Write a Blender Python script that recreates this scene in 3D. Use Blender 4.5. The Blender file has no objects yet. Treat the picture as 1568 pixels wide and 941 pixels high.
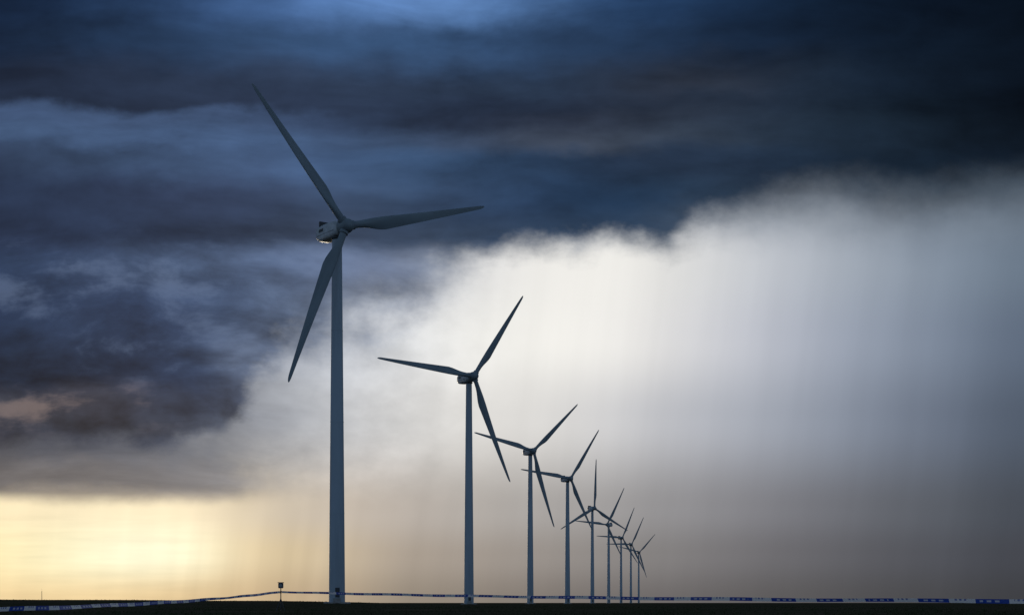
import bpy, bmesh, math, random
import numpy as np
from mathutils import Vector, Matrix
random.seed(4); rng=np.random.default_rng(7)
sc=bpy.context.scene
sc.view_settings.view_transform='Standard'; sc.view_settings.look='None'
sc.view_settings.exposure=0; sc.view_settings.gamma=1
F=2178.0; CAMH=0.6; HOR=922.0; CX=784.0
def lin(c):
    o=[]
    for v in c:
        v=v/255.0
        o.append(v/12.92 if v<=0.04045 else ((v+0.055)/1.055)**2.4)
    return (o[0],o[1],o[2],1.0)
def link(o):
    sc.collection.objects.link(o); return o

# ---------------- camera
cd=bpy.data.cameras.new("camera"); cam=link(bpy.data.objects.new("camera",cd))
cam.location=(0,0,CAMH); cam.rotation_euler=(math.radians(90),0,0)
cd.sensor_width=36; cd.lens=36*F/1568.0; cd.shift_y=(HOR-470.5)/1568.0
cd.clip_start=0.1; cd.clip_end=60000
sc.camera=cam

# ---------------- node expression helper
class G:
    def __init__(s,nt): s.nt=nt; s.x=0
    def new(s,t):
        n=s.nt.nodes.new(t); s.x+=30; n.location=(s.x,0); return n
    def put(s,sock,v):
        if isinstance(v,E): s.nt.links.new(v.s,sock)
        elif v is not None: sock.default_value=v
    def m(s,op,a,b=None,c=None,clamp=False):
        n=s.new('ShaderNodeMath'); n.operation=op; n.use_clamp=clamp
        s.put(n.inputs[0],a)
        if b is not None: s.put(n.inputs[1],b)
        if c is not None: s.put(n.inputs[2],c)
        return E(s,n.outputs[0])
    def vec(s,x,y,z=0.0):
        n=s.new('ShaderNodeCombineXYZ'); s.put(n.inputs[0],x); s.put(n.inputs[1],y); s.put(n.inputs[2],z)
        return E(s,n.outputs[0])
    def noise(s,v,scale=1.0,detail=5,rough=0.5,dist=0.0):
        n=s.new('ShaderNodeTexNoise'); n.noise_dimensions='3D'
        s.put(n.inputs['Vector'],v); n.inputs['Scale'].default_value=scale
        n.inputs['Detail'].default_value=detail; n.inputs['Roughness'].default_value=rough
        n.inputs['Distortion'].default_value=dist
        return E(s,n.outputs['Fac'])
    def ss(s,v,a,b,t0=0.0,t1=1.0,kind='SMOOTHSTEP'):
        n=s.new('ShaderNodeMapRange'); n.interpolation_type=kind; n.clamp=True
        s.put(n.inputs[0],v); s.put(n.inputs[1],a); s.put(n.inputs[2],b)
        s.put(n.inputs[3],t0); s.put(n.inputs[4],t1)
        return E(s,n.outputs[0])
    def ramp(s,fac,stops,interp='B_SPLINE'):
        n=s.new('ShaderNodeValToRGB'); r=n.color_ramp; r.interpolation=interp
        els=r.elements
        while len(els)<len(stops): els.new(0.5)
        for i,(p,c) in enumerate(stops):
            els[i].position=min(max(p,0),1)
        for i,(p,c) in enumerate(stops):
            els[i].color=c
        s.put(n.inputs[0],fac)
        return E(s,n.outputs[0])
    def mix(s,f,a,b,blend='MIX'):
        n=s.new('ShaderNodeMix'); n.data_type='RGBA'; n.blend_type=blend; n.clamp_factor=True
        s.put(n.inputs[0],f); s.put(n.inputs[6],a); s.put(n.inputs[7],b)
        return E(s,n.outputs[2])
    def scale(s,c,f):
        n=s.new('ShaderNodeVectorMath'); n.operation='SCALE'
        s.put(n.inputs[0],c); s.put(n.inputs['Scale'],f); return E(s,n.outputs[0])
class E:
    def __init__(s,g,so): s.g=g; s.s=so
    def __add__(s,o): return s.g.m('ADD',s,o)
    __radd__=__add__
    def __sub__(s,o): return s.g.m('SUBTRACT',s,o)
    def __rsub__(s,o): return s.g.m('SUBTRACT',o,s)
    def __mul__(s,o): return s.g.m('MULTIPLY',s,o)
    __rmul__=__mul__
    def __truediv__(s,o): return s.g.m('DIVIDE',s,o)

# ---------------- sky (world): storm deck laid out by compass direction / height
W=bpy.data.worlds.new("sky"); sc.world=W; W.use_nodes=True
W.cycles.sampling_method='MANUAL'; W.cycles.sample_map_resolution=512
nt=W.node_tree; nt.nodes.clear(); g=G(nt)
tc=g.new('ShaderNodeTexCoord'); sp=g.new('ShaderNodeSeparateXYZ')
nt.links.new(tc.outputs['Generated'],sp.inputs[0])
dx,dy,dz=[E(g,sp.outputs[i]) for i in range(3)]
dyc=g.m('MAXIMUM',dy,0.25)
u0=(dx/dyc)*(F/1000)+CX/1000
v0=HOR/1000-(dz/dyc)*(F/1000)
# domain warp
wa=g.noise(g.vec(u0*2.2,v0*4.0,1.3),1,2,0.5)-0.5
wb=g.noise(g.vec(u0*2.2,v0*4.0,9.3),1,2,0.5)-0.5
wc=g.noise(g.vec(u0*9,v0*14,4.3),1,5,0.55)-0.5
wd=g.noise(g.vec(u0*9,v0*14,14.3),1,5,0.55)-0.5
u1=u0+wa*0.10+wc*0.09
v1=v0+wb*0.045+wd*0.060

U0,U1=-0.1,1.7
def fu(x): return (x/1000-U0)/(U1-U0)
def grid(u,v,rows,sat=1.0):
    fac=g.m('MULTIPLY',u-U0,1/(U1-U0))
    ys=sorted(rows); c=None
    for i,y in enumerate(ys):
        st=[]
        for x,col in rows[y]:
            m=sum(col)/3; st.append((fu(x),lin([m+(q-m)*sat for q in col])))
        r=g.ramp(fac,st,'B_SPLINE')
        if c is None: c=r
        else:
            t=g.ss(v,ys[i-1]/1000,y/1000)
            c=g.mix(t,c,r)
    return c
deck_rows={
0:[(0,(14,32,58)),(200,(28,52,86)),(400,(58,92,142)),(560,(86,126,184)),(700,(88,128,184)),(850,(50,84,130)),(1000,(28,54,90)),(1200,(14,32,54)),(1400,(9,22,40)),(1568,(5,15,28))],
60:[(0,(18,36,62)),(200,(28,50,80)),(400,(44,70,106)),(600,(54,86,128)),(750,(46,74,112)),(1000,(26,46,74)),(1200,(14,30,51)),(1400,(10,23,39)),(1568,(6,16,29))],
125:[(0,(26,38,60)),(200,(32,45,68)),(400,(42,58,85)),(600,(42,58,84)),(800,(37,54,78)),(950,(34,47,68)),(1060,(48,56,72)),(1200,(24,39,58)),(1400,(14,27,43)),(1568,(6,16,29))],
155:[(0,(28,40,62)),(200,(32,45,68)),(400,(42,57,84)),(600,(38,53,78)),(800,(34,48,72)),(1000,(38,48,66)),(1200,(27,41,59)),(1400,(15,29,44)),(1568,(6,15,28))],
180:[(0,(60,82,118)),(200,(66,90,128)),(400,(68,92,132)),(520,(46,64,94)),(700,(34,46,68)),(850,(44,54,74)),(1000,(44,54,72)),(1200,(30,45,63)),(1400,(17,31,45)),(1568,(7,16,28))],
212:[(0,(62,86,122)),(200,(68,94,134)),(400,(70,98,140)),(520,(60,84,120)),(700,(50,66,92)),(850,(62,72,90)),(1000,(52,64,82)),(1200,(30,46,65)),(1400,(19,33,48)),(1568,(8,18,30))],
245:[(0,(48,66,96)),(200,(52,74,106)),(400,(64,88,126)),(500,(60,86,124)),(650,(46,72,106)),(850,(32,54,82)),(1000,(38,54,78)),(1200,(30,48,70)),(1400,(19,34,50)),(1568,(11,22,36))],
300:[(0,(36,52,80)),(200,(42,58,88)),(400,(52,68,100)),(550,(58,80,112)),(700,(48,72,106)),(850,(29,53,83)),(1000,(28,50,76)),(1150,(44,62,84)),(1300,(36,54,72)),(1450,(26,42,58)),(1568,(44,60,76))],
355:[(0,(38,54,84)),(200,(36,51,78)),(380,(40,54,78)),(520,(54,70,96)),(650,(54,72,98)),(800,(40,60,86)),(1000,(32,52,76)),(1200,(84,98,116)),(1568,(86,100,116))],
410:[(0,(40,60,92)),(150,(54,72,104)),(300,(68,88,120)),(450,(80,98,130)),(560,(94,108,136)),(680,(120,130,148)),(800,(90,104,126)),(1568,(90,104,120))],
470:[(0,(32,50,80)),(100,(42,60,90)),(200,(44,62,94)),(320,(54,74,108)),(450,(88,108,140)),(560,(132,144,166)),(680,(172,178,190)),(1568,(120,132,152))],
575:[(0,(28,44,68)),(150,(32,48,74)),(250,(38,54,82)),(350,(44,64,96)),(500,(120,132,152)),(1568,(120,132,152))],
625:[(0,(56,62,76)),(120,(62,64,78)),(220,(52,60,78)),(330,(52,68,96)),(500,(110,120,140)),(1568,(120,132,152))],
665:[(0,(50,56,72)),(150,(54,62,78)),(330,(64,78,102)),(500,(120,128,142)),(1568,(120,132,152))],
}
low_rows={
640:[(0,(70,74,86)),(200,(80,86,98)),(380,(140,146,158)),(600,(190,192,196)),(1568,(180,180,180))],
690:[(0,(76,79,88)),(200,(88,93,105)),(400,(134,138,146)),(600,(190,190,192)),(1568,(180,180,180))],
735:[(0,(106,103,104)),(200,(114,112,114)),(400,(134,134,138)),(600,(180,178,178)),(1568,(180,180,180))],
775:[(0,(168,156,138)),(200,(150,141,129)),(400,(146,140,135)),(600,(176,170,166)),(1568,(180,180,180))],
}
far_rows={
300:[(0,(200,205,212)),(600,(200,205,212)),(900,(220,221,223)),(1080,(198,202,208)),(1200,(172,179,188)),(1330,(150,158,169)),(1450,(132,143,156)),(1568,(119,131,145))],
400:[(0,(150,160,175)),(450,(160,170,185)),(620,(200,205,214)),(740,(230,229,227)),(850,(243,241,236)),(980,(236,234,229)),(1100,(211,213,216)),(1200,(186,191,200)),(1300,(160,169,181)),(1420,(134,146,162)),(1568,(104,119,136))],
520:[(0,(150,160,175)),(420,(164,172,186)),(560,(204,208,215)),(700,(237,236,232)),(850,(247,245,239)),(980,(233,231,228)),(1080,(210,211,216)),(1180,(184,188,199)),(1300,(153,162,178)),(1450,(119,131,149)),(1568,(93,106,125))],
640:[(0,(150,155,165)),(350,(150,155,165)),(450,(180,184,190)),(560,(204,205,207)),(700,(224,222,218)),(850,(220,218,215)),(1000,(194,195,200)),(1150,(167,172,183)),(1300,(132,141,157)),(1450,(101,111,128)),(1568,(80,91,107))],
780:[(0,(254,235,193)),(120,(255,240,202)),(280,(255,238,202)),(360,(226,210,182)),(430,(208,195,175)),(560,(188,178,168)),(700,(178,172,166)),(850,(166,163,161)),(1000,(151,150,152)),(1150,(130,130,136)),(1300,(106,109,117)),(1450,(85,90,99)),(1568,(69,75,85))],
850:[(0,(255,236,184)),(120,(255,248,208)),(220,(255,252,220)),(310,(255,244,206)),(370,(230,210,172)),(440,(220,200,163)),(520,(192,177,154)),(620,(169,158,146)),(850,(146,141,138)),(1000,(132,130,130)),(1150,(113,112,116)),(1300,(94,95,101)),(1450,(78,81,89)),(1568,(66,69,77))],
915:[(0,(244,216,164)),(150,(242,216,166)),(300,(220,194,150)),(420,(204,180,145)),(520,(174,157,134)),(620,(149,139,126)),(850,(124,118,114)),(1000,(110,107,107)),(1150,(97,95,96)),(1300,(83,83,86)),(1450,(71,72,76)),(1568,(60,62,67))],
}
uf=u0+wa*0.03; vf=v0+wb*0.02
far=grid(uf,vf,far_rows)
# rain shafts: near vertical streaks below the cloud
su=u0+v0*0.12+wa*0.02
st1=g.noise(g.vec(su*10,v0*0.9,3.0),1,2,0.5)-0.5
st2=g.noise(g.vec(su*36,v0*1.1,8.0),1,2,0.5)-0.5
rainz=g.ss(v0,0.76,0.86)*g.ss(u0,0.20,0.32)*(1-g.ss(u0,0.42,0.62))
amt=0.21+rainz*0.50
far=g.scale(far,1+(st1*0.85+st2*0.38)*amt)
# soft cloudiness inside the bright part (left/centre)
bc=g.noise(g.vec(u0*7,v0*10,21),1,6,0.57)-0.5
bz=(1-g.ss(u0,0.5,0.85))*g.ss(v0,0.34,0.46)*(1-g.ss(v0,0.70,0.80))
far=g.scale(far,1+bc*(bz*1.2+0.04))
# thin streaks in the golden gap
gs=g.noise(g.vec(u0*5,v0*60,31),1,3,0.55)-0.5
gz=g.ss(v0,0.775,0.80)*(1-g.ss(u0,0.25,0.40))
far=g.scale(far,1+gs*gz*0.30)

# low layer
lt=g.noise(g.vec(u0*5+wa,v0*24+wb*2,41),1,6,0.57)-0.5
low=grid(u0+wa*0.05,v0+wd*0.05+wb*0.03,low_rows)
low=g.scale(low,1+lt*1.2)
e_low=0.768-v0+wb*0.02+wd*0.028+(g.ss(u0,0.35,0.6)*-0.01)
mlow=g.ss(e_low,-0.008,0.02)*(1-g.ss(u0+wc*0.3,0.30,0.58))
col=g.mix(mlow,far,low)

# main deck edge
edge=[(-100,680),(0,678),(200,674),(290,668),(335,652),(362,614),(400,570),(450,535),(520,512),(590,490),(640,462),(690,426),(740,396),(800,380),(840,380),(900,372),(960,376),(1018,382),(1048,364),(1072,350),(1130,336),(1200,326),(1290,322),(1345,328),(1400,336),(1450,332),(1500,322),(1570,314),(1700,312)]
fe=g.m('MULTIPLY',u0+wc*0.085-U0,1/(U1-U0))
ed=g.ramp(fe,[(fu(x),(y/1000,)*3+(1,)) for x,y in edge],'LINEAR')
soft=g.ramp(fe,[(fu(x),(y,)*3+(1,)) for x,y in [(0,0.018),(300,0.020),(380,0.036),(450,0.055),(560,0.080),(680,0.062),(760,0.038),(1000,0.032),(1060,0.042),(1150,0.065),(1300,0.082),(1568,0.090)]],'LINEAR')
en=g.noise(g.vec(u0*10,v0*13,57),1,6,0.58)-0.5
ampe=g.ramp(fe,[(fu(x),(y,)*3+(1,)) for x,y in [(0,0.06),(330,0.12),(400,0.18),(560,0.24),(700,0.15),(800,0.10),(1000,0.09),(1200,0.065),(1568,0.06)]],'LINEAR')
e=(E(g,ed.s)-v0)+en*ampe
md=g.ss(e,g.m('MULTIPLY',soft,-1.0),soft)
deck=grid(u1,v1,deck_rows,0.92)
# billows: relief shading from offset noise
def relief(sx,sy,seed,ox,oy,det,ro):
    a=g.noise(g.vec(u0*sx+wa*0.9,v0*sy+wb*0.9,seed),1,det,ro)
    b=g.noise(g.vec(u0*sx+wa*0.9+ox,v0*sy+wb*0.9+oy,seed),1,det,ro)
    return a,a-b
n1,r1=relief(2.6,9.5,71,0.10,0.24,5,0.55)
n2,r2=relief(5.0,8.5,85,-0.10,0.20,6,0.57)
puff=(1-g.ss(u0,0.35,0.8))*g.ss(v0,0.30,0.42)
dm=1+(n1-0.5)*0.9+r1*1.0+((n2-0.5)*0.5+r2*2.0)*(puff*0.8+0.35)
dm=g.m('MAXIMUM',dm,0.45)
deck=g.scale(deck,dm)
hl=g.ss(n2+r2*1.6,0.54,0.90)*puff*(1-g.ss(v0,0.54,0.62))
deck=g.mix(hl*0.38,deck,lin((104,120,148)))
# warm lit patches under the left cloud
wp=g.ss(n2*0.7+0.15+r2*1.2+lt*0.9,0.46,0.80)*g.ss(v0,0.57,0.61)*(1-g.ss(v0,0.63,0.68))*(1-g.ss(u0,0.14,0.32))
deck=g.mix(wp*0.6,deck,lin((132,116,112)))
col=g.mix(md,col,deck)
# rest of the dome (sides, behind)
amb_n=g.noise(g.vec(dx*3,dy*3,dz*6),1,3,0.55)
amb=g.mix(g.ss(amb_n,0.3,0.7),(0.115,0.185,0.295,1),(0.23,0.335,0.49,1))
front=g.ss(dy,0.3,0.62)
col=g.mix(front,amb,col)
top=g.ss(dz,0.42,0.6)
col=g.mix(top,col,(0.05,0.085,0.14,1))
ns=g.new('ShaderNodeTexSky'); ns.sky_type='NISHITA'; ns.sun_disc=False
SUN_EL=math.radians(5); SUN_AZ=math.radians(-12.5)
ns.sun_elevation=SUN_EL; ns.sun_rotation=SUN_AZ; ns.altitude=50; ns.dust_density=2
b1=g.new('ShaderNodeBackground'); b2=g.new('ShaderNodeBackground'); ad=g.new('ShaderNodeMixShader')
nt.links.new(ns.outputs[0],b1.inputs[0]); b1.inputs[1].default_value=0.05
g.put(b2.inputs[0],col); b2.inputs[1].default_value=1.0
ad.inputs[0].default_value=0.992
nt.links.new(b1.outputs[0],ad.inputs[1]); nt.links.new(b2.outputs[0],ad.inputs[2])
ow=g.new('ShaderNodeOutputWorld'); nt.links.new(ad.outputs[0],ow.inputs[0])

# ---------------- sun (veiled by cloud, behind the turbines to the left)
sd=bpy.data.lights.new("sun",'SUN'); sd.energy=0.5; sd.angle=math.radians(12); sd.color=(1,0.86,0.66)
so=link(bpy.data.objects.new("sun",sd))
sdir=Vector((math.sin(SUN_AZ)*math.cos(SUN_EL),math.cos(SUN_AZ)*math.cos(SUN_EL),math.sin(SUN_EL)))
so.rotation_euler=sdir.to_track_quat('Z','Y').to_euler(); so.location=sdir*500

# ---------------- materials
def mat(name,base,rough=0.5,metal=0.0,var=0.0,vscale=1.0,base2=None,bump=0.0,bscale=10,stretch=(1,1,1),spec=0.5):
    m=bpy.data.materials.new(name); m.use_nodes=True; t=m.node_tree; gg=G(t)
    p=t.nodes['Principled BSDF']; p.inputs['Roughness'].default_value=rough; p.inputs['Metallic'].default_value=metal
    p.inputs['Specular IOR Level'].default_value=spec
    tcn=gg.new('ShaderNodeTexCoord'); mp=gg.new('ShaderNodeMapping'); t.links.new(tcn.outputs['Object'],mp.inputs[0])
    mp.inputs['Scale'].default_value=stretch
    v=E(gg,mp.outputs[0])
    n=gg.noise(v,vscale,6,0.6)
    b2=base2 if base2 else tuple(max(0,c*(1-var)) for c in base)
    c=gg.mix(gg.ss(n,0.35,0.65),(*base,1),(*b2,1))
    gg.put(p.inputs['Base Color'],c)
    if bump>0:
        bn=gg.new('ShaderNodeBump'); bn.inputs['Strength'].default_value=bump
        gg.put(bn.inputs['Height'],gg.noise(v,bscale,5,0.6)); t.links.new(bn.outputs[0],p.inputs['Normal'])
    return m
M_tower=mat("tower_paint",(0.41,0.48,0.54),0.5,0,0.20,0.25,stretch=(1,1,0.12),spec=0.4)
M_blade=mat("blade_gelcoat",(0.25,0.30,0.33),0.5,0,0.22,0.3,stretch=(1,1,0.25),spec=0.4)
M_nac=mat("nacelle_shell",(0.60,0.62,0.64),0.4,0,0.25,0.8)
M_dark=mat("dark_metal",(0.06,0.065,0.07),0.5,0.3,0.3,2)
M_conc=mat("concrete",(0.34,0.33,0.31),0.85,0,0.3,1.5,bump=0.3)
M_soil=mat("field_ground",(0.085,0.064,0.044),1.0,0,0,0.05,base2=(0.042,0.048,0.026),bump=1.0,bscale=3,spec=0.0)
M_grass=mat("grass_blades",(0.045,0.062,0.026),1.0,0,0,0.03,base2=(0.095,0.072,0.046),spec=0.0)
M_wood=mat("stake_wood",(0.16,0.12,0.08),0.8,0,0.4,4,stretch=(6,6,1))
M_box=mat("signal_housing",(0.10,0.11,0.13),0.5,0,0.3,5)
M_glass=mat("signal_lens",(0.25,0.28,0.30),0.15,0,0.2,5)

def mesh_obj(name,verts,faces,m=None,smooth=False,parent=None):
    me=bpy.data.meshes.new(name); me.from_pydata([tuple(v) for v in verts],[],faces); me.update()
    if m: me.materials.append(m)
    if smooth: me.polygons.foreach_set('use_smooth',[True]*len(me.polygons))
    o=link(bpy.data.objects.new(name,me))
    if parent: o.parent=parent
    return o
# ---------------- ground
def gz_(x,y):
    s=1/(1+math.exp(min(60,max(-60,(x+34)/9.0))))
    d=math.exp(-((y-380)/130.0)**2)
    n=0.05*math.sin(x*0.07+1.3)*math.sin(y*0.05)+0.06*math.sin(x*0.021+y*0.013)
    return (1.25+0.12*math.sin(x*0.045+1)+0.05*math.sin(x*0.17))*s*d + n*min(1,abs(y)/60.0)*min(1,1500/max(1,abs(y)))
def axis(n,mx,k): return [mx*math.sinh(k*(2*i/(n-1)-1))/math.sinh(k) for i in range(n)]
xs=axis(221,15000,7.0); ys=axis(261,15000,6.4)
V=[(x,y,gz_(x,y)) for y in ys for x in xs]
nx=len(xs); Fc=[(j*nx+i,j*nx+i+1,(j+1)*nx+i+1,(j+1)*nx+i) for j in range(len(ys)-1) for i in range(nx-1)]
mesh_obj("ground",V,Fc,M_soil,True)
# grass: one mesh of narrow blades in tufts
gv=[];gf=[]
def blade(x,y,h,w,a,l):
    z=gz_(x,y)-0.02; i=len(gv); ca,sa=math.cos(a)*w,math.sin(a)*w
    gv.extend([(x-ca,y-sa,z),(x+ca,y+sa,z),(x+math.sin(a)*l*h+ca*.4,y-math.cos(a)*l*h,z+h*0.6),(x+l*h*math.cos(a*3),y+l*h*math.sin(a*3),z+h)])
    gf.extend([(i,i+1,i+2),(i,i+2,i+3)])
for k in range(30000):
    y=24*math.exp(random.random()*math.log(600/24)); x=(random.random()*2-1)*(0.5*y+8)
    clump=math.sin(x*0.31+y*0.07)*math.sin(y*0.19-x*0.11)
    if clump<-0.35 and random.random()<0.7: continue
    h=random.uniform(0.05,0.13)*(1.2+0.6*clump)
    for q in range(3):
        blade(x+random.gauss(0,0.06),y+random.gauss(0,0.06),h*random.uniform(.6,1.15),random.uniform(0.01,0.03)*(1+y/200),random.uniform(0,6.28),random.uniform(-.5,.5))
mesh_obj("grass",gv,gf,M_grass)

# ---------------- turbine parts
def loft(rings,cap=True):
    n=len(rings[0]); v=[p for r in rings for p in r]; f=[]
    for k in range(len(rings)-1):
        for i in range(n):
            j=(i+1)%n; f.append((k*n+i,k*n+j,(k+1)*n+j,(k+1)*n+i))
    if cap:
        f.append(tuple(range(n-1,-1,-1))); f.append(tuple((len(rings)-1)*n+i for i in range(n)))
    return v,f
def circ(r,z,n=40,ry=None): return [(r*math.cos(2*math.pi*i/n),(ry or r)*math.sin(2*math.pi*i/n),z) for i in range(n)]
def mk(name,v,f,m,smooth=True,auto=True):
    me=bpy.data.meshes.new(name); me.from_pydata([tuple(p) for p in v],[],f); me.update()
    bm=bmesh.new(); bm.from_mesh(me); bmesh.ops.recalc_face_normals(bm,faces=bm.faces)
    if auto:
        for ed in bm.edges:
            if len(ed.link_faces)==2 and ed.calc_face_angle(0)>math.radians(35): ed.smooth=False
    for fc in bm.faces: fc.smooth=smooth
    bm.to_mesh(me); bm.free(); me.materials.append(m); return me
HUB=80.0
rings=[]
for k in range(0,33):
    z=77.9*k/32; r=1.72+(1.04-1.72)*(z/77.9)**1.1
    rings.append(circ(r,z))
    if k in (8,16,24): rings+= [circ(r+0.001,z+0.02),circ(r+0.035,z+0.04),circ(r+0.035,z+0.20),circ(r-0.004,z+0.22)]
v,f=loft(rings); ME_tower=mk("tower",v,f,M_tower)
v,f=loft([circ(2.9,-1.5),circ(2.9,0.15),circ(2.7,0.30)]); ME_found=mk("foundation",v,f,M_conc)
# blade
R=36.3
def section(t):
    n=24
    pts=[]
    if t<0.05: c=1.5;th=1.5;k=0
    else:
        s=min(1,(t-0.05)/0.19); s=s*s*(3-2*s)
        cm=2.75*(1-max(0,(t-0.24))/0.76*0.76)
        c=1.5+(cm-1.5)*s; th=1.5+(cm*(0.26-0.14*t)-1.5)*s; k=s
        if t>0.955: q=math.sqrt(max(0.0,1-((t-0.955)/0.045)**2)); c*=0.12+0.88*q; th*=0.2+0.8*q
    tw=math.radians(14*(1-min(1,t/0.8))**1.4+2)
    for i in range(n):
        a=2*math.pi*i/n
        x=math.cos(a)*0.5*c; y=math.sin(a)*0.5*th
        xa=(0.5*math.cos(a)+0.17)*c; ya=0.5*th*math.sin(a)*(0.5-0.5*math.cos(a)*0.85+0.18)
        px=x*(1-k)+xa*k; py=y*(1-k)+ya*k
        py+= -1.6*(max(0,t-0.3))**2*1.0
        X=px*math.cos(tw)-py*math.sin(tw); Y=px*math.sin(tw)+py*math.cos(tw)
        pts.append((X,Y,1.3+t*(R-1.3)))
    return pts
v,f=loft([section(t) for t in [0,0.02,0.05,0.08,0.11,0.14,0.17,0.20,0.24,0.28,0.33,0.4,0.48,0.56,0.64,0.72,0.8,0.87,0.92,0.955,0.97,0.983,0.992,0.998,1.0]])
ME_blade=mk("blade",v,f,M_blade)
prof=[(0.0,-2.35),(0.45,-2.30),(0.9,-2.05),(1.25,-1.6),(1.48,-1.0),(1.60,-0.3),(1.62,0.5),(1.55,1.15),(1.38,1.3)]
rg=[[(r*math.cos(2*math.pi*i/32),y,r*math.sin(2*math.pi*i/32)) for i in range(32)] for r,y in [(0.02,-2.35)]+prof[1:]]
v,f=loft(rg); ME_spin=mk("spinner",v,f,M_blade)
v,f=loft([[(0.98*math.cos(2*math.pi*i/28),0.98*math.sin(2*math.pi*i/28),z) for i in range(28)] for z in (0.9,1.85)])
ME_cuff=mk("blade_root_collar",v,f,M_blade)
def rbox(w,h,y,zc,e=4.0,n=32,flat=0.0):
    o=[]
    for i in range(n):
        a=2*math.pi*i/n; c,s=math.cos(a),math.sin(a)
        x=w/2*math.copysign(abs(c)**(2/e),c); z=h/2*math.copysign(abs(s)**(2/e),s)
        o.append((x,y,zc+z))
    return o
v,f=loft([rbox(2.2,2.3,-2.1,0,2.3),rbox(2.7,2.8,-1.7,0.0,2.8),rbox(3.1,3.3,-0.8,0.05,3.6),rbox(3.2,3.5,1.0,0.05,4.5),rbox(3.2,3.5,4.2,0.05,5),rbox(3.05,3.2,5.9,0.12,5),rbox(2.7,2.5,6.9,0.3,4),rbox(2.2,1.7,7.2,0.4,3.5)])
ME_nac=mk("nacelle",v,f,M_nac)
def boxm(name,dx_,dy_,dz_,m,bev=0.03):
    bm=bmesh.new(); bmesh.ops.create_cube(bm,size=1); bmesh.ops.scale(bm,vec=(dx_,dy_,dz_),verts=bm.verts)
    bmesh.ops.bevel(bm,geom=bm.edges[:],offset=bev,segments=2,affect='EDGES')
    me=bpy.data.meshes.new(name); bm.to_mesh(me); bm.free(); me.materials.append(m); return me
ME_cool=boxm("cooler",2.6,0.5,1.1,M_dark); ME_hatch=boxm("hatch",1.5,2.2,0.25,M_nac)
ME_vent=boxm("vent",0.06,1.8,0.6,M_dark,0.01); ME_seam=boxm("shell_seam",3.26,7.0,0.06,M_dark,0.01)
ME_door=boxm("door",0.95,0.12,2.1,M_dark); ME_step=boxm("entry_steps",1.4,1.6,1.0,M_conc)
v,f=loft([circ(0.05,0,8),circ(0.03,1.6,8)]); ME_mast=mk("wind_vane_mast",v,f,M_dark)
v,f=loft([circ(1.06,-0.5),circ(1.3,-0.3),circ(1.3,0.0)]); ME_yaw=mk("yaw_ring",v,f,M_dark)

OVER=4.0
def turbine(X,Y,yaw,tilt,angs):
    r=bpy.data.objects.new("wind_turbine",None); link(r); r.empty_display_size=5
    z0=gz_(X,Y)
    r.location=(X,Y,0)
    def ch(me,loc=(0,0,0),rot=None,par=r):
        o=link(bpy.data.objects.new(me.name,me)); o.parent=par; o.location=loc
        if rot is not None: o.rotation_euler=rot
        return o
    ch(ME_tower); ch(ME_found,(0,0,z0))
    head=bpy.data.objects.new("nacelle_assembly",None); link(head); head.parent=r
    head.location=(0,0,HUB); head.rotation_euler=(0,0,yaw)
    ch(ME_nac,(0,0.0,0),par=head); ch(ME_cool,(0,5.4,2.2),par=head); ch(ME_hatch,(0,2.2,1.82),par=head)
    ch(ME_vent,(1.62,4.2,0.5),par=head); ch(ME_vent,(-1.62,4.2,0.5),par=head); ch(ME_seam,(0,2.4,-0.45),par=head)
    ch(ME_mast,(0.7,6.3,1.4),par=head); ch(ME_mast,(-0.7,6.3,1.4),par=head); ch(ME_yaw,(0,0,-1.65),par=head)
    rot=bpy.data.objects.new("rotor",None); link(rot); rot.parent=head; rot.location=(0,-OVER+0.4,0)
    rot.rotation_euler=(-tilt,0,0)
    ch(ME_spin,par=rot)
    for a,s in angs:
        th=math.pi/2-a
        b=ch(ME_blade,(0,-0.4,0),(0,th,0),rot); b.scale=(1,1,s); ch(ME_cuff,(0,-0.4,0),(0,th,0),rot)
    ch(ME_door,(0.3,-1.66,z0+2.3)); ch(ME_step,(0.3,-2.5,z0+0.6))
    return r
# base x, hub y, blade tips as surveyed from the photograph; solved for yaw / tilt / blade azimuth
T=[
(516,352,[(388,131),(740,317),(441,587)]),
(718,578,[(801,452),(578,548),(781,737)]),
(812,691,[(884,618),(725,662),(849,808)]),
(869,733,[(917,657),(797,718)]),
(907,778,[(913,699),(859,810)]),
(932,803,[(957,743),(880,797)]),
(951,823,[(973,773),(913,820)]),
(966,833,[(986,790),(990,880)]),
(978,845,[(1003,817),(991,887)]),
]
def proj(X,d,yw,ti,a,Rr):
    lx=Rr*math.cos(a); ly=-1.2; lz=Rr*math.sin(a)
    c,s=math.cos(-ti),math.sin(-ti)
    ly2=ly*c-lz*s; lz2=ly*s+lz*c; ly2+=-OVER+0.4
    c,s=math.cos(yw),math.sin(yw)
    x=X+lx*c-ly2*s; y=d+lx*s+ly2*c; z=HUB+lz2
    return CX+F*x/y, HOR-F*(z-CAMH)/y
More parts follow.
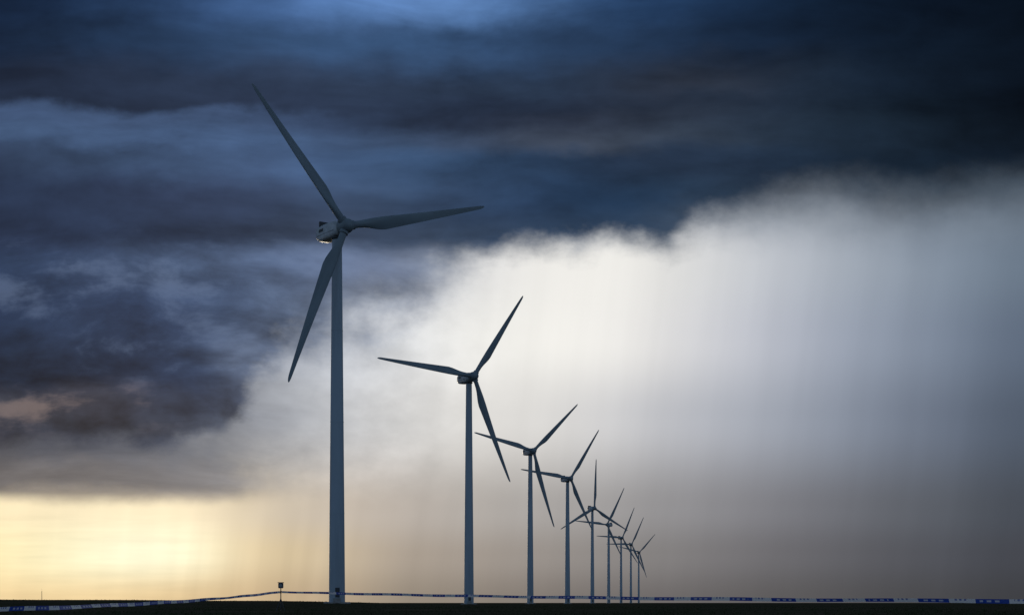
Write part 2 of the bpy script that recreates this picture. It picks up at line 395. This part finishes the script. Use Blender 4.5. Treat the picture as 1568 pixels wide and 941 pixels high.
for bx,hy,tips in T:
    d=(HUB-CAMH)*F/(HOR-hy); X=(bx-CX)*d/F
    best=None
    for yw in range(-64,65,4):
      for ti in (0,4,8):
        for ph in range(0,120,2):
            P=[proj(X,d,math.radians(yw),math.radians(ti),math.radians(ph+120*k),R) for k in range(3)]
            er=0
            for t in tips: er+=min((t[0]-p[0])**2+(t[1]-p[1])**2 for p in P)
            er*=1+abs(ti-4)*0.01
            if best is None or er<best[0]: best=(er,yw,ti,ph,P)
    er,yw,ti,ph,P=best
    angs=[]
    for k in range(3):
        near=[t for t in tips if min(range(3),key=lambda j:(t[0]-P[j][0])**2+(t[1]-P[j][1])**2)==k]
        if not near: angs.append((math.radians(ph+120*k),1.0)); continue
        t=near[0]; bb=None
        for da in range(-14,15):
            for s in (0.92,0.94,0.96,0.98,1.0,1.02,1.04,1.06,1.08,1.10,1.12,1.14):
                a=math.radians(ph+120*k+da*0.5); p=proj(X,d,math.radians(yw),math.radians(ti),a,R*s)
                er=(t[0]-p[0])**2+(t[1]-p[1])**2
                if bb is None or er<bb[0]: bb=(er,a,s)
        angs.append(bb[1:])
    turbine(X,d,math.radians(yw),math.radians(ti),angs)

# ---------------- barrier tape, stakes and signal post
def tube(p,q,r0,r1,n=10):
    p=Vector(p);q=Vector(q);a=(q-p).normalized(); u=a.orthogonal().normalized(); w=a.cross(u)
    return loft([[tuple(c+u*(r*math.cos(2*math.pi*i/n))+w*(r*math.sin(2*math.pi*i/n))) for i in range(n)] for c,r in ((p,r0),(q,r1))])
def world(px,py,d): return Vector(((px-CX)*d/F,d,CAMH+(HOR-py)*d/F))
PD=93.0
pb=world(430,936,PD); pz=gz_(pb.x,pb.y)
post=link(bpy.data.objects.new("barrier_post",None)); post.location=(pb.x,pb.y,pz)
def part(name,vf,m,smooth=True):
    me=mk(name,vf[0],vf[1],m,smooth); o=link(bpy.data.objects.new(name,me)); o.parent=post; return o
part("pole",tube((0,0,0.05),(0,0,1.52),0.035,0.03),M_dark)
part("leg_1",tube((0,0,0.85),(-0.30,-0.12,-0.02),0.022,0.022),M_dark)
part("leg_2",tube((0,0,0.85),(0.30,-0.12,-0.02),0.022,0.022),M_dark)
part("leg_3",tube((0,0,0.85),(0.02,0.34,-0.02),0.022,0.022),M_dark)
part("crossbar",tube((-0.22,-0.06,0.30),(0.22,-0.06,0.30),0.014,0.014),M_dark)
o=link(bpy.data.objects.new("signal_head",boxm("signal_head",0.32,0.2,0.36,M_box,0.03))); o.parent=post; o.location=(0,0,1.69)
o=link(bpy.data.objects.new("hood",boxm("hood",0.38,0.30,0.04,M_box,0.01))); o.parent=post; o.location=(0,-0.02,1.885)
part("lens",([(0.10*math.cos(i*math.pi/12),y,1.69+0.10*math.sin(i*math.pi/12)) for y in (-0.13,-0.09) for i in range(24)],
   [tuple(range(24)),tuple(range(47,23,-1))]+[(i,(i+1)%24,24+(i+1)%24,24+i) for i in range(24)]),M_glass)
part("tape_clamp",tube((0,0,1.18),(0,0,1.34),0.055,0.055,12),M_dark)
# striped tape material: thin translucent film
MT=bpy.data.materials.new("barrier_tape_film"); MT.use_nodes=True; t=MT.node_tree; gg=G(t)
p=t.nodes['Principled BSDF']; p.inputs['Roughness'].default_value=0.35
uvn=gg.new('ShaderNodeUVMap'); sp2=gg.new('ShaderNodeSeparateXYZ'); t.links.new(uvn.outputs[0],sp2.inputs[0])
uu,vv=E(gg,sp2.outputs[0]),E(gg,sp2.outputs[1])
seg=gg.m('FRACT',uu*0.42); blue=gg.m('GREATER_THAN',seg,0.45)
lt_=gg.m('FRACT',uu*3.1); letter=gg.m('GREATER_THAN',lt_,0.45)*gg.m('GREATER_THAN',vv,0.28)*gg.m('LESS_THAN',vv,0.72)*gg.m('GREATER_THAN',seg,0.52)*gg.m('LESS_THAN',seg,0.90)
dash=gg.m('GREATER_THAN',gg.m('FRACT',uu*5.3),0.5)*gg.m('LESS_THAN',seg,0.30)*gg.m('GREATER_THAN',vv,0.55)*gg.m('GREATER_THAN',seg,0.08)
c=gg.mix(blue,(0.75,0.78,0.82,1),(0.03,0.08,0.42,1)); c=gg.mix(letter*0.8,c,(0.6,0.65,0.75,1)); c=gg.mix(dash*0.8,c,(0.04,0.09,0.40,1))
gg.put(p.inputs['Base Color'],c)
tr=gg.new('ShaderNodeBsdfTranslucent'); gg.put(tr.inputs[0],c); mx=gg.new('ShaderNodeMixShader'); mx.inputs[0].default_value=0.5
t.links.new(p.outputs[0],mx.inputs[1]); t.links.new(tr.outputs[0],mx.inputs[2]); t.links.new(mx.outputs[0],t.nodes['Material Output'].inputs[0])
def tape(a,b,sag,w=0.14,tw=1.0,ph=0.0):
    n=140; vs=[];fs=[];L=(b-a).length
    side=(b-a).cross(Vector((0,0,1))).normalized()
    for i in range(n+1):
        s=i/n; q=a.lerp(b,s)-Vector((0,0,sag*4*s*(1-s)+0.012*math.sin(s*41+ph)))
        th=0.35*math.sin(s*9+ph)*tw+0.25*math.sin(s*23+ph*2)*tw
        up=Vector((0,0,math.cos(th)))+side*math.sin(th)
        vs+= [q-up*w/2, q+up*w/2]
    for i in range(n): fs.append((2*i,2*i+2,2*i+3,2*i+1))
    o=mesh_obj("barrier_tape",vs,fs,MT,True)
    uv=o.data.uv_layers.new(name="UVMap")
    for pl in o.data.polygons:
        for li in pl.loop_indices:
            vi=o.data.loops[li].vertex_index; uv.data[li].uv=((vi//2)/n*L,vi%2)
    return o
hp=Vector((pb.x,pb.y,pz+1.27))
s1=world(1690,920.0,42); s2=world(-190,937,34)
tape(hp+Vector((0.06,0,0)),s1,0.10,ph=0.4)
tape(hp-Vector((0.06,0,0)),s2,0.20,ph=2.0)
for s in (s1,s2):
    z=gz_(s.x,s.y)
    st=link(bpy.data.objects.new("wooden_stake",None)); st.location=(s.x,s.y,z)
    vf=tube((0,0,-0.1),(0,0,1.0),0.03,0.026,8); me=mk("shaft",vf[0],vf[1],M_wood); o=link(bpy.data.objects.new("shaft",me)); o.parent=st
    vf=tube((0,0,s.z-z-0.07),(0,0,s.z-z+0.07),0.036,0.036,10); me=mk("tape_wrap",vf[0],vf[1],MT); o=link(bpy.data.objects.new("tape_wrap",me)); o.parent=st
# distant lattice radio mast
q=world(64,922,1500); mst=link(bpy.data.objects.new("radio_mast",None)); mst.location=(q.x,q.y,0)
def part2(name,vf):
    me=mk(name,vf[0],vf[1],M_dark); o=link(bpy.data.objects.new(name,me)); o.parent=mst
for k in range(3):
    a=k*2.094; part2("leg",tube((0.6*math.cos(a),0.6*math.sin(a),0),(0.15*math.cos(a),0.15*math.sin(a),13),0.1,0.08,6))
for z in range(1,12,2): part2("brace",tube((-0.5,0,z),(0.4,0.1,z+1.4),0.05,0.05,5))
part2("antenna",tube((0,0,13),(0,0,16),0.06,0.04,6))
